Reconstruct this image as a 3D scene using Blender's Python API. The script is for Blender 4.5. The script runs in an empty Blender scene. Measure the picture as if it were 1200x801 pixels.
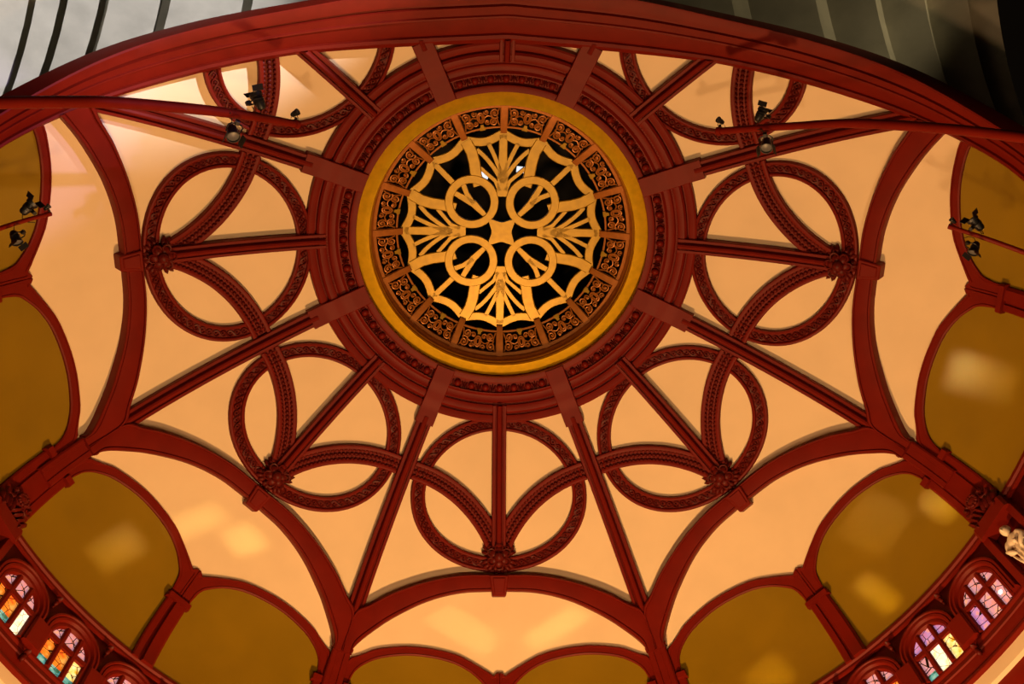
import bpy, bmesh, math, random
import numpy as np
from mathutils import Vector, Matrix
random.seed(4)
S = 3.0                                     # metres per model unit (the oculus ring has radius 1)
scene = bpy.context.scene
COL = scene.collection

# ------------------------------------------------------------------ camera
CF, CT, CR_, CY_ = 1219.4555, 0.3414, 0.0082, -0.0474
CPOS = np.array([-0.2645, -1.7059, 0.0])
_ct, _st = math.cos(CT), math.sin(CT)
_cr, _sr = math.cos(CR_), math.sin(CR_)
_cy, _sy = math.cos(CY_), math.sin(CY_)
CM = (np.array([[_cr, -_sr, 0], [_sr, _cr, 0], [0, 0, 1]])
      @ np.array([[_cy, 0, _sy], [0, 1, 0], [-_sy, 0, _cy]])
      @ np.array([[1, 0, 0], [0, _ct, -_st], [0, _st, _ct]]))
cam_d = bpy.data.cameras.new('camera')
cam_d.sensor_width = 36.0
cam_d.lens = CF / 1200 * 36
cam_d.clip_end = 300
cam = bpy.data.objects.new('camera', cam_d)
COL.objects.link(cam)
mw = Matrix.Identity(4)
for i in range(3):
    mw[i][0] = CM[0][i]; mw[i][1] = -CM[1][i]; mw[i][2] = -CM[2][i]
    mw[i][3] = CPOS[i] * S
cam.matrix_world = mw
scene.camera = cam

# ------------------------------------------------------------------ world, lamps, exposure
w = bpy.data.worlds.new('world'); scene.world = w; w.use_nodes = True
w.node_tree.nodes['Background'].inputs[0].default_value = (1.0, 0.62, 0.36, 1)
w.node_tree.nodes['Background'].inputs[1].default_value = 0.004
scene.view_settings.view_transform = 'Standard'
scene.view_settings.look = 'None'
scene.view_settings.gamma = 1
scene.view_settings.use_curve_mapping = False
scene.view_settings.exposure = -0.68
def lamp(name, loc, energy, color, radius=0.35, spot=None, target=None):
    d = bpy.data.lights.new(name, 'SPOT' if spot else 'POINT')
    d.energy = energy; d.color = color; d.shadow_soft_size = radius
    o = bpy.data.objects.new(name, d); COL.objects.link(o)
    o.location = Vector(loc) * S
    if spot:
        d.spot_size = math.radians(spot); d.spot_blend = 0.6
        o.rotation_euler = (Vector(target) * S - o.location).to_track_quat('-Z', 'Y').to_euler()
    return o
WARM = (1.0, 0.52, 0.185)
lamp('house_lamp', (0.1, 2.35, 2.2), 9600, WARM, 0.30)
lamp('house_lamp', (-1.0, 0.3, 0.6), 3700, (1.0, 0.58, 0.27), 0.30)
lamp('house_lamp', (1.0, 0.3, 0.6), 3700, (1.0, 0.58, 0.27), 0.30)
lamp('stage_lamp', (2.3, -3.1, 4.9), 25000, (0.93, 0.89, 0.97), 0.15, 31, (-2.5, -1.75, 6.85))
lamp('stage_lamp', (3.7, -2.3, 6.7), 500, (1.0, 0.80, 0.45), 0.10, 80, (1.6, -1.7, 7.2))  # added warm spot, brightens the thin edges of the right slats
lamp('stage_lamp', (1.9, -2.7, 3.6), 6000, (0.55, 0.40, 1.0), 0.15, 17, (-2.65, -1.0, 5.85))  # added violet spot, tints the left end of the proscenium arch
def light_patch(src, dst, w_, h_, energy, color=(1.0, 0.68, 0.22)):
    """daylight let in by one pane: a narrow beam from the window to where the patch of light lies; (phi, z, R)"""
    d = bpy.data.lights.new('window_beam', 'AREA'); d.shape = 'RECTANGLE'; d.size = w_; d.size_y = h_
    d.spread = math.radians(1.6); d.energy = energy; d.color = color
    o = bpy.data.objects.new('window_beam', d); COL.objects.link(o)
    def P(q): a = math.radians(q[0]); return Vector((q[2] * math.sin(a), q[2] * math.cos(a), q[1])) * S
    o.location = P(src); o.rotation_euler = (P(dst) - P(src)).to_track_quat('-Z', 'Y').to_euler()
    o.visible_camera = True
for src, dst, w_, h_, e in (((62.3, 4.73, 2.88), (-55, 5.62, 2.87), .5, .9, 6), ((60.7, 4.73, 2.88), (-50, 6.02, 2.62), .4, .9, 5), ((58.9, 4.73, 2.88), (-42.5, 6.1, 2.52), .5, .5, 5),
        ((54.6, 4.73, 2.88), (-5, 6.05, 2.55), .9, .5, 6), ((-60.7, 4.73, 2.88), (8.5, 6.05, 2.55), .9, .35, 5), ((-59, 4.73, 2.88), (51.5, 5.42, 2.97), .3, .9, 7), ((-54.7, 4.73, 2.88), (57, 5.72, 2.8), .9, .9, 6), ((-53.2, 4.73, 2.88), (35, 5.4, 2.97), .5, .7, 6),
        ((-62.3, 4.73, 2.88), (64, 5.5, 2.93), .25, .6, 5), ((-61, 4.73, 2.88), (80, 5.62, 2.86), .6, 1.2, 6)):
    light_patch(src, dst, w_, h_, e * (.16 if dst[2] < 2.7 else .3))  # added beams for the bright patches on lunettes and panels

# ------------------------------------------------------------------ materials
def mat(name, base, rough=0.5, metal=0.0, var=0.12, vscale=6.0, bump=0.05, bscale=40.0, spec=0.5, dark=None):
    m = bpy.data.materials.new(name); m.use_nodes = True
    nt = m.node_tree; b = nt.nodes['Principled BSDF']
    b.inputs['Roughness'].default_value = rough; b.inputs['Metallic'].default_value = metal
    b.inputs['Specular IOR Level'].default_value = spec
    tc = nt.nodes.new('ShaderNodeTexCoord')
    n = nt.nodes.new('ShaderNodeTexNoise'); n.inputs['Scale'].default_value = vscale
    n.inputs['Detail'].default_value = 6
    nt.links.new(tc.outputs['Object'], n.inputs['Vector'])
    r = nt.nodes.new('ShaderNodeValToRGB')
    d = dark or tuple(c * (1 - var * 2) for c in base)
    r.color_ramp.elements[0].color = (*d, 1); r.color_ramp.elements[0].position = 0.3
    r.color_ramp.elements[1].color = (*base, 1); r.color_ramp.elements[1].position = 0.62
    nt.links.new(n.outputs['Fac'], r.inputs['Fac'])
    nt.links.new(r.outputs['Color'], b.inputs['Base Color'])
    if bump:
        n2 = nt.nodes.new('ShaderNodeTexNoise'); n2.inputs['Scale'].default_value = bscale
        nt.links.new(tc.outputs['Object'], n2.inputs['Vector'])
        bp = nt.nodes.new('ShaderNodeBump'); bp.inputs['Strength'].default_value = bump
        bp.inputs['Distance'].default_value = 0.004
        nt.links.new(n2.outputs['Fac'], bp.inputs['Height'])
        nt.links.new(bp.outputs['Normal'], b.inputs['Normal'])
    return m
M = {}
M['cream'] = mat('cream_plaster', (0.82, 0.65, 0.43), 0.75, var=0.03, vscale=1.2, bump=0.04, bscale=6, spec=0.2)
M['red'] = mat('oxblood_paint', (0.148, 0.0068, 0.002), 0.5, var=0.08, vscale=3, bump=0.05, spec=0.14)
M['carved'] = mat('carved_maroon', (0.105, 0.008, 0.005), 0.42, var=0.22, vscale=25, bump=0.2, bscale=60, spec=0.12)
M['mustard'] = mat('mustard_panel', (0.245, 0.148, 0.003), 0.36, var=0.08, vscale=0.8, bump=0.35, bscale=0.8)
M['gold'] = mat('gold_leaf', (0.37, 0.225, 0.010), 0.40, metal=0.35, var=0.10, vscale=8, bump=0.1, bscale=25)
M['gold_rim'] = mat('bright_gold_leaf', (0.95, 0.60, 0.02), 0.36, metal=0.35, var=0.08, vscale=6, bump=0.08, bscale=20)
M['bronze'] = mat('bronze_grille', (0.42, 0.15, 0.022), 0.42, metal=0.35, var=0.12, vscale=8, bump=0.1)
M['black'] = mat('black_metal', (0.008, 0.008, 0.009), 0.45, var=0.1, bump=0)
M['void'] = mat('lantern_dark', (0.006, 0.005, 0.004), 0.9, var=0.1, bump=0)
M['slat'] = mat('pale_plaster', (0.50, 0.47, 0.37), 0.75, var=0.10, vscale=1.6, bump=0.06, bscale=8, spec=0.2)
M['floor'] = mat('brown_carpet', (0.10, 0.04, 0.02), 0.9, var=0.1, bump=0)
M['marble'] = mat('pale_statue_plaster', (0.78, 0.66, 0.50), 0.6, var=0.12, vscale=10, bump=0.1)
M['lens'] = mat('lamp_lens', (0.10, 0.10, 0.10), 0.4, metal=0.0, var=0.05, bump=0)
def glass_mat(name, cols, strength, scale=1.0, lead=0.06, hot=None):
    m = bpy.data.materials.new(name); m.use_nodes = True
    nt = m.node_tree; N = nt.nodes; L = nt.links
    b = N['Principled BSDF']; b.inputs['Roughness'].default_value = 0.15
    tc = N.new('ShaderNodeTexCoord')
    mp = N.new('ShaderNodeMapping'); L.new(tc.outputs['Object'], mp.inputs['Vector'])
    ns = N.new('ShaderNodeTexNoise'); ns.inputs['Scale'].default_value = 9 * scale; ns.inputs['Detail'].default_value = 3
    L.new(mp.outputs['Vector'], ns.inputs['Vector'])
    r = N.new('ShaderNodeValToRGB'); r.color_ramp.interpolation = 'EASE'
    e = r.color_ramp.elements
    e[0].position = 0.34; e[0].color = (*cols[0], 1); e[1].position = 0.66; e[1].color = (*cols[-1], 1)
    for k, c in enumerate(cols[1:-1]):
        x = e.new(0.34 + 0.32 * (k + 1) / (len(cols) - 1)); x.color = (*c, 1)
    L.new(ns.outputs['Fac'], r.inputs['Fac'])
    v = N.new('ShaderNodeTexVoronoi'); v.feature = 'DISTANCE_TO_EDGE'; v.inputs['Scale'].default_value = 5.5 * scale
    L.new(mp.outputs['Vector'], v.inputs['Vector'])
    t = N.new('ShaderNodeMath'); t.operation = 'GREATER_THAN'; t.inputs[1].default_value = lead
    L.new(v.outputs['Distance'], t.inputs[0])
    mx = N.new('ShaderNodeMix'); mx.data_type = 'RGBA'; mx.inputs[6].default_value = (0.004, 0.002, 0.001, 1)
    L.new(t.outputs[0], mx.inputs[0]); L.new(r.outputs['Color'], mx.inputs[7])
    L.new(mx.outputs[2], b.inputs['Base Color']); L.new(mx.outputs[2], b.inputs['Emission Color'])
    b.inputs['Emission Strength'].default_value = strength
    return m
M['g_pink'] = glass_mat('pink_leaded_glass', [(.75, .32, .30), (.62, .36, .50), (.85, .45, .33)], 0.75, 0.9, 0.035)
M['g_lilac'] = glass_mat('lilac_leaded_glass', [(.55, .22, .50), (.50, .30, .75), (.85, .38, .40)], 0.75, 1.0, 0.035)
M['g_amber'] = glass_mat('amber_glass', [(.75, .12, .015), (.85, .26, .02), (.9, .45, .10)], 0.8, 1.0, 0.03)
M['g_teal'] = glass_mat('teal_glass', [(.03, .16, .10), (.10, .45, .50), (.25, .6, .6)], 0.7, 1.0, 0.02)
M['g_hot'] = glass_mat('bright_white_glass', [(1.0, .80, .38), (1.0, .95, .7), (1.0, 1.0, .85)], 1.5, 0.8, 0.015)
M['g_yellow'] = glass_mat('yellow_glass', [(1.0, .45, .03), (1.0, .75, .25), (.9, .9, .5)], 1.2, 1.0, 0.025)
M['g_sun'] = glass_mat('sunlit_clear_glass', [(1.0, .85, .5), (1.0, .95, .8)], 14, 1.0, 0.0)
M['g_sky'] = glass_mat('bright_sky_glass', [(.85, .9, 1.0), (.9, .95, 1.0)], 1.6, 1.0, 0.0)

# ------------------------------------------------------------------ dome profile
Z0, HH, RM, NN = 5.169, 1.8474, 3.0065, 1.8448
_T = np.linspace(1e-4, math.pi / 2, 6001)
_R = RM * np.sin(_T) ** (2 / NN); _Z = Z0 + HH * np.cos(_T) ** (2 / NN)
_s = np.r_[0, np.cumsum(np.hypot(np.diff(_R), np.diff(_Z)))]
SB = _s[-1]                                       # arc length at the springing of the dome
_dR = np.gradient(_R, _s); _dZ = np.gradient(_Z, _s)
def s_of(R): return float(np.interp(R, _R, _s))
def R_of(s): return float(np.interp(s, _s, _R))
def s_z(z): return SB + (Z0 - z) if z < Z0 else float(np.interp(-z, -_Z, _s))
def SP(s, ph, h=0.0):
    """point on the dome (or on the drum below it); ph in degrees from +Y to +X, h = height off the surface"""
    if s > SB: R, z, nr, nz = RM, Z0 - (s - SB), -1.0, 0.0
    else:
        R = np.interp(s, _s, _R); z = np.interp(s, _s, _Z)
        tr = np.interp(s, _s, _dR); tz = np.interp(s, _s, _dZ); l = math.hypot(tr, tz)
        nr, nz = tz / l, -tr / l
    R += nr * h; z += nz * h
    a = math.radians(ph)
    return Vector((R * math.sin(a) * S, R * math.cos(a) * S, z * S))
def xs(x, sig):                                   # sector coordinates -> (s, phi)
    y = R_of(sig); return (s_of(math.hypot(x, y)), math.degrees(math.atan2(x, y)))
def xy(x, y): return (s_of(math.hypot(x, y)), math.degrees(math.atan2(x, y)))
def rp(R, ph): return (s_of(R), ph)
def ray(u, v, z):                                 # a point at height z that the lens sees at (u, v)
    d = CM.T @ np.array([(u - 600) / CF, (v - 400.5) / CF, 1.0]); d = d / d[2]
    return Vector(CPOS + d * z) * S
def rotz(ph): return Matrix.Rotation(-math.radians(ph), 4, 'Z')

# ------------------------------------------------------------------ object helpers
def link_mesh(name, bm, m, parent=None, smooth=40, base=None):
    bmesh.ops.recalc_face_normals(bm, faces=bm.faces)
    me = bpy.data.meshes.new(name); 
    if base is not None: bmesh.ops.translate(bm, verts=bm.verts, vec=-Vector(base))
    bm.to_mesh(me); bm.free()
    me.materials.append(M[m])
    if smooth:
        for p in me.polygons: p.use_smooth = True
        me.set_sharp_from_angle(angle=math.radians(smooth))
    o = bpy.data.objects.new(name, me); COL.objects.link(o); o.parent = parent
    return o
def empty(name, loc=(0, 0, 0), ph=0):
    o = bpy.data.objects.new(name, None); COL.objects.link(o); o.location = loc
    o.rotation_euler = (0, 0, -math.radians(ph)); o.empty_display_size = 0.2
    return o
def tag(o, label=None, cat=None, group=None, kind=None):
    if label: o['label'] = label
    if cat: o['category'] = cat
    if group: o['group'] = group
    if kind: o['kind'] = kind
    return o
def dup(o, parent=None, name=None):
    c = o.copy(); COL.objects.link(c); c.parent = parent
    for ch in [x for x in o.children]: dup(ch, c)
    return c
def bgrid(bm, rows, closed=False, cap=False):
    V = [[bm.verts.new(p) for p in r] for r in rows]
    n = len(V)
    for i in range(n if closed else n - 1):
        a, b = V[i], V[(i + 1) % n]
        for j in range(len(a) - 1):
            bm.faces.new((a[j], a[j + 1], b[j + 1], b[j]))
    if cap and not closed:
        for r in (V[0], V[-1]):
            if len(r) > 2: bm.faces.new(r)
    return bm
def strip(A, B, prof, closed=False, bm=None):
    """moulding between two edge paths A and B in (s, phi), prof = [(t across, height)]"""
    bm = bm or bmesh.new()
    rows = [[SP(a[0] + (b[0] - a[0]) * t, a[1] + (b[1] - a[1]) * t, h) for t, h in prof] for a, b in zip(A, B)]
    return bgrid(bm, rows, closed, True)
def cat_rom(P, n):
    P = np.array(P, float); Q = np.vstack([2 * P[0] - P[1], P, 2 * P[-1] - P[-2]]); out = []
    for i in range(1, len(Q) - 2):
        for k in range(n):
            t = k / n; p0, p1, p2, p3 = Q[i - 1], Q[i], Q[i + 1], Q[i + 2]
            out.append(.5 * (2 * p1 + (p2 - p0) * t + (2 * p0 - 5 * p1 + 4 * p2 - p3) * t * t + (3 * p1 - p0 - 3 * p2 + p3) * t ** 3))
    out.append(P[-1]); return np.array(out)
def tube(bm, pts, rad, n=6, closed=False):
    pts = [Vector(p) for p in pts]; N = len(pts); rows = []
    up0 = None
    for i, p in enumerate(pts):
        a = pts[(i - 1) % N] if closed or i > 0 else p
        b = pts[(i + 1) % N] if closed or i < N - 1 else p
        t = (b - a).normalized()
        u = (up0 - t * up0.dot(t)) if up0 else t.orthogonal()
        u.normalize(); up0 = u; v = t.cross(u)
        r = rad[i] if isinstance(rad, (list, tuple)) else rad
        rows.append([bm.verts.new(p + (u * math.cos(2 * math.pi * k / n) + v * math.sin(2 * math.pi * k / n)) * r) for k in range(n)])
    for i in range(N if closed else N - 1):
        a, b = rows[i], rows[(i + 1) % N]
        for k in range(n): bm.faces.new((a[k], a[(k + 1) % n], b[(k + 1) % n], b[k]))
    if not closed: bm.faces.new(rows[0][::-1]); bm.faces.new(rows[-1])
    return bm
def ball(bm, mtx, sub=1, r=1.0): bmesh.ops.create_icosphere(bm, subdivisions=sub, radius=r, matrix=mtx)
def frame_at(s, ph):
    """local axes on the surface: x across, y down the dome, z off the surface"""
    p = SP(s, ph); z = (SP(s, ph, .1) - p).normalized(); y = (SP(s + .01, ph) - p); y = (y - z * y.dot(z)).normalized(); x = y.cross(z)
    m = Matrix.Identity(4)
    for i in range(3): m[i][0], m[i][1], m[i][2], m[i][3] = x[i], y[i], z[i], p[i]
    return m
def sc(x, y=None, z=None): 
    y = x if y is None else y; z = x if z is None else z
    return Matrix.Diagonal((x, y, z, 1))
def tr(x, y, z): return Matrix.Translation((x, y, z))
def bbox(bm, mtx, x0, x1, y0, y1, z0, z1, taper=0.0, bev=0.0):
    b2 = bmesh.new(); bmesh.ops.create_cube(b2, size=1)
    for v in b2.verts:
        x = x0 if v.co.x < 0 else x1; y = y0 if v.co.y < 0 else y1; z = z0 if v.co.z < 0 else z1
        if v.co.y > 0: x *= (1 - taper)
        v.co = (x, y, z)
    if bev: bmesh.ops.bevel(b2, geom=b2.edges[:], offset=bev, segments=1, affect='EDGES')
    bmesh.ops.transform(b2, matrix=mtx, verts=b2.verts)
    me = bpy.data.meshes.new('t'); b2.to_mesh(me); b2.free(); bm.from_mesh(me); bpy.data.meshes.remove(me)
# the dome ends on a sloping plane under the proscenium arch
CUT_N = Vector((0, 1, 0.466)).normalized(); CUT_P = Vector((0, -1.35, 6.79)) * S
def cut(bm, mtx=None):
    if mtx: bmesh.ops.transform(bm, matrix=mtx, verts=bm.verts)
    bmesh.ops.bisect_plane(bm, geom=bm.verts[:] + bm.edges[:] + bm.faces[:], plane_co=CUT_P, plane_no=CUT_N, clear_inner=True, clear_outer=False)
    if mtx: bmesh.ops.transform(bm, matrix=mtx.inverted(), verts=bm.verts)
def cut_obj(o, mtx):
    """clip an object's mesh (local->world mtx); removes it when nothing is left"""
    bm = bmesh.new(); bm.from_mesh(o.data); cut(bm, mtx)
    if not bm.faces:
        bm.free()
        for c in list(o.children): bpy.data.objects.remove(c)
        bpy.data.objects.remove(o); return
    me = o.data.copy(); bm.to_mesh(me); bm.free(); o.data = me

# ------------------------------------------------------------------ dome shell
bm = bmesh.new(); NPH = 256
ss = [s_of(1.0)] + list(np.linspace(s_of(1.05), SB, 70))
bgrid(bm, [[SP(s, 360 * k / NPH) for s in ss] for k in range(NPH)], closed=True); cut(bm)
ceiling = link_mesh('ceiling', bm, 'cream')
tag(ceiling, 'cream plastered dome vault spanned by oxblood red ribs around a round opening', 'ceiling', kind='structure')
m = ceiling.modifiers.new('thick', 'SOLIDIFY'); m.thickness = 0.12; m.offset = 1.0

# collar ring round the oculus
prof = [(1.315, 0), (1.312, .045), (1.30, .052), (1.275, .05), (1.262, .046), (1.258, .026), (1.252, .026), (1.248, .048), (1.235, .06), (1.21, .062), (1.192, .056), (1.188, .036),
        (1.178, .036), (1.17, .046), (1.15, .040), (1.13, .044), (1.115, .058), (1.108, .058), (1.104, .03), (1.046, .03), (1.042, .062), (1.03, .068), (1.0, .068), (0.995, .05), (0.995, -.05)]
bm = bmesh.new()
bgrid(bm, [[SP(s_of(R), 360 * k / 192, h) for R, h in prof] for k in range(192)], closed=True)
collar = link_mesh('collar_ring', bm, 'red', ceiling, 30)
# bead row on the collar
bm = bmesh.new()
for k in range(360):
    ball(bm, frame_at(s_of(1.183), k) @ tr(0, 0, .037 * S) @ sc(.0035 * S), 1)
beads = link_mesh('bead_row', bm, 'red', collar); beads['kind'] = 'stuff'
fr = frame_at(s_of(1.076), 0); base = fr.translation
bm = bmesh.new(); ball(bm, fr @ tr(0, 0, .034 * S) @ sc(.025 * S, .028 * S, .03 * S), 2)
egg0 = link_mesh('egg', bm, 'red', None, 60)
bm = bmesh.new()
pts = [fr @ Vector((.034 * math.cos(t) * S, .034 * math.sin(t) * S, .034 * S)) for t in np.linspace(-.5, math.pi + .5, 10)]
tube(bm, pts, .006 * S, 5); cup0 = link_mesh('egg_cup', bm, 'carved', None, 60)
bm = bmesh.new()
for dx in (-.010, 0, .010):
    ball(bm, fr @ tr(dx * S, (.004 if dx else -.004) * S, .034 * S) @ Matrix.Rotation(dx * 25, 4, 'Z') @ sc(.0055 * S, .026 * S, .012 * S), 1)
dart0 = link_mesh('dart', bm, 'carved', None, 60)
first = True
for k in range(8):
    for i in range(7):
        ph = 45 * k + 22.5 + 6.3 + i * 5.4
        for src in (egg0, cup0):
            o = src if first else dup(src)
            o.parent = collar; o.rotation_euler = (0, 0, -math.radians(ph))
        if i < 6:
            o = dart0 if first else dup(dart0)
            o.parent = collar; o.rotation_euler = (0, 0, -math.radians(ph + 2.7))
        first = False

# radial ribs with flat head blocks
RIBP = [(0, 0), (0, .052), (.04, .058), (.2, .058), (.23, .042), (.28, .042), (.3, .06), (.38, .075), (.5, .080), (.62, .075), (.7, .06), (.72, .042), (.77, .042), (.8, .058), (.96, .058), (1, .052), (1, 0)]
ys = np.linspace(1.36, 2.585, 36)
bm = strip([xy(-.054, y) for y in ys], [xy(.054, y) for y in ys], RIBP)
rib0 = link_mesh('radial_rib', bm, 'red', None, 30)
bm = bmesh.new()
ys = list(np.linspace(1.005, 1.41, 14)); hs = [.085 if y < 1.13 else (.078 if y < 1.27 else .07) for y in ys]
rows = []
for y, h in zip(ys, hs):
    a, b = xy(-.067, y), xy(.067, y)
    rows.append([SP(*a, 0), SP(*a, h - .004), SP(a[0], a[1] * .94, h), SP(b[0], b[1] * .94, h), SP(*b, h - .004), SP(*b, 0)])
bgrid(bm, rows, cap=True)
blk0 = link_mesh('rib_head', bm, 'red', None, 30)
for k in range(8):
    ph = 22.5 + 45 * k
    r = rib0 if k == 0 else dup(rib0); b = blk0 if k == 0 else dup(blk0)
    for o in (r, b):
        o.parent = ceiling; o.rotation_euler = (0, 0, -math.radians(ph))
    if abs(ph - 180) < 80:
        cut_obj(b, rotz(ph)); cut_obj(r, rotz(ph))

# lunette arches with keystones, one per bay
lowR = [(0, 2.352), (6.2, 2.371), (11.6, 2.437), (16.3, 2.548), (19.4, 2.655), (20.95, 2.727), (21.2, 2.765)]
uppR = [(0, 2.262), (6.5, 2.277), (12.2, 2.334), (17.3, 2.429), (20.6, 2.525), (22.5, 2.592), (22.5, 2.765)]
def mir(P):
    c = cat_rom(P, 6); l = [(R, -p) for p, R in c[::-1]]; return [rp(R, p) for R, p in l] + [rp(R, p) for p, R in c[1:]]
ARP = [(0, 0), (0, .082), (.05, .092), (.11, .092), (.13, .080), (.2, .082), (.82, .082), (.84, .076), (.88, .088), (.97, .088), (1, .08), (1, 0)]
bm = strip(mir(uppR), mir(lowR), ARP)
arch0 = link_mesh('trim_1', bm, 'red', None, 30)
bm = bmesh.new(); fr = frame_at(s_of(2.322), 0)
bbox(bm, fr, -.066 * S, .066 * S, -.064 * S, .078 * S, 0, .104 * S, .28, .006 * S)
bbox(bm, fr, -.046 * S, .046 * S, -.046 * S, .060 * S, .100 * S, .112 * S, .28, .006 * S)
key0 = link_mesh('keystone', bm, 'red', None, 30)
bays = [0, -45, 45, -90, 90, -135, 135]
names = {0: 'bay facing the oculus grille fan', }
for i, ph in enumerate(bays):
    a = arch0 if i == 0 else dup(arch0); kx = key0 if i == 0 else a.children[0]
    a.name = 'trim_%d' % (i + 1)
    a.rotation_euler = (0, 0, -math.radians(ph)); kx.parent = a
    side = {0: 'between the two bays with stained glass', -45: 'over the amber stained glass windows', 45: 'over the lilac and yellow stained glass windows',
            -90: 'behind the thin pipe near the pale lit slats', 90: 'behind the thin pipe near the dark slats', -135: 'running behind the proscenium arch by the pale slats', 135: 'running behind the proscenium arch by the dark slats'}[ph]
    tag(a, 'oxblood red lunette arch with keystone ' + side, 'arch', kind='structure')
    if abs(ph) >= 90:
        cut_obj(kx, rotz(ph)); cut_obj(a, rotz(ph))

# ------------------------------------------------------------------ medallions
BOSS = (s_of(2.165), 0)
MB = SP(*BOSS)
SIG, AO, BO, AI, BI = 1.843, .622, .548, .522, .446
def ell(a, b, n=96): return [xs(a * math.sin(2 * math.pi * k / n), SIG + b * math.cos(2 * math.pi * k / n)) for k in range(n)]
RNP = [(0, 0), (0, .03), (.04, .038), (.14, .04), (.22, .036), (.25, .02), (.75, .02), (.78, .036), (.86, .04), (.96, .038), (1, .03), (1, 0)]
def braid(path, wid, per, bm, h, r=.0055):
    """two interlaced waves with studs in the eyes, along path of (centre, across) pairs"""
    P = np.array(path); L = np.r_[0, np.cumsum([(SP(*P[i + 1][0]) - SP(*P[i][0])).length / S for i in range(len(P) - 1)])]
    n = int(L[-1] / per); 
    def at(l): return [np.interp(l, L, P[:, 0, 0]), np.interp(l, L, P[:, 0, 1]), np.interp(l, L, P[:, 1, 0]), np.interp(l, L, P[:, 1, 1])]
    for sg in (1, -1):
        pts = []
        for k in range(n * 6 + 1):
            l = L[-1] * k / (n * 6); c = at(l); w_ = sg * wid * math.sin(math.pi * k / 6)
            pts.append(SP(c[0] + c[2] * w_, c[1] + c[3] * w_, h + .003 * sg * math.cos(math.pi * k / 6)))
        tube(bm, pts, r * S, 4)
    for k in range(n):
        c = at(L[-1] * (k + .5) / n); ball(bm, frame_at(c[0], c[1]) @ tr(0, 0, h * S) @ sc(.0085 * S), 1)
def med_build():
    root = empty('ceiling_medallion', MB)
    bm = strip(ell(AO, BO), ell(AI, BI), RNP, closed=True)
    ring = link_mesh('ring', bm, 'red', root, 30, MB)
    bm = bmesh.new(); o_, i_ = ell(AO, BO, 180), ell(AI, BI, 180)
    path = [[((a[0] + b[0]) / 2, (a[1] + b[1]) / 2), (a[0] - b[0], a[1] - b[1])] for a, b in zip(o_ + o_[:1], i_ + i_[:1])]
    braid(path, .19, .046, bm, .026, .0065)
    tag(link_mesh('carved_braid', bm, 'carved', ring, 60, MB), kind='stuff')
    for sg in (1, -1):
        th = np.radians(np.linspace(-69.5, -17, 34))
        def arc(r): return [xs(sg * (-.96 + r * math.cos(t)), 2.61 + r * math.sin(t)) for t in th]
        A, B = arc(1.082), arc(.952)
        bm = strip(A, B, [(t, h + .012 if h > 0 else 0) for t, h in RNP])
        ab = link_mesh('arc_band', bm, 'red', root, 30, MB)
        bm = bmesh.new()
        for k in range(30):
            t = math.radians(-68.5 + k * 50 / 30)
            for j, r in enumerate((.982, 1.017, 1.052)):
                q = xs(sg * (-.96 + r * math.cos(t)), 2.61 + r * math.sin(t))
                q2 = xs(sg * (-.96 + r * math.cos(t + .02)), 2.61 + r * math.sin(t + .02))
                f = frame_at(*q); d = f.inverted() @ SP(*q2)
                ball(bm, f @ tr(0, 0, .036 * S) @ Matrix.Rotation(math.atan2(d.y, d.x), 4, 'Z') @ Matrix.Rotation(.25, 4, 'Y') @ sc(.0175 * S, .0155 * S, .014 * S), 1)
        tag(link_mesh('carved_leaves', bm, 'carved', ab, 60, MB), kind='stuff')
    ys = list(np.linspace(1.195, 2.13, 30))
    bm = strip([xy(-.050, y) for y in ys], [xy(.050, y) for y in ys], [(t, h + .012 if h > 0 else 0) for t, h in RIBP])
    link_mesh('centre_rib', bm, 'red', root, 30, MB)
    # flower boss
    f = frame_at(*BOSS) @ sc(1.2); bm = bmesh.new()
    ball(bm, f @ tr(0, 0, .03 * S) @ sc(.058 * S, .058 * S, .05 * S), 2)
    ball(bm, f @ tr(0, 0, .088 * S) @ sc(.03 * S), 2)
    boss = link_mesh('boss', bm, 'carved', root, 60, MB)
    pts = []
    bm = bmesh.new()
    for k in range(6):
        a = k * math.pi / 3 + .52
        ball(bm, f @ Matrix.Rotation(a, 4, 'Z') @ tr(.042 * S, 0, .07 * S) @ Matrix.Rotation(.5, 4, 'Y') @ sc(.026 * S, .024 * S, .014 * S), 2)
        g = f @ Matrix.Rotation(a, 4, 'Z') @ tr(.05 * S, 0, .072 * S)
        tube(bm, [g @ Vector((.022 * math.cos(t) * S, .022 * math.sin(t) * S, .006 * S)) for t in np.linspace(-2.2, 2.2, 9)], .006 * S, 5)
    link_mesh('petals', bm, 'carved', boss, 60, MB)
    bm = bmesh.new()
    for a, l in ((.6, .085), (math.pi - .6, .085), (-.6, .085), (math.pi + .6, .085), (math.pi / 2, .07)):
        for j in range(3):
            ball(bm, f @ Matrix.Rotation(a + (j - 1) * .28, 4, 'Z') @ tr(l * S * (1 - .08 * abs(j - 1)), 0, .03 * S) @ Matrix.Rotation(.35, 4, 'Y') @ sc(.034 * S, .015 * S, .018 * S), 1)
    link_mesh('acanthus_leaves', bm, 'carved', boss, 60, MB)
    return root
med0 = med_build()
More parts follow.
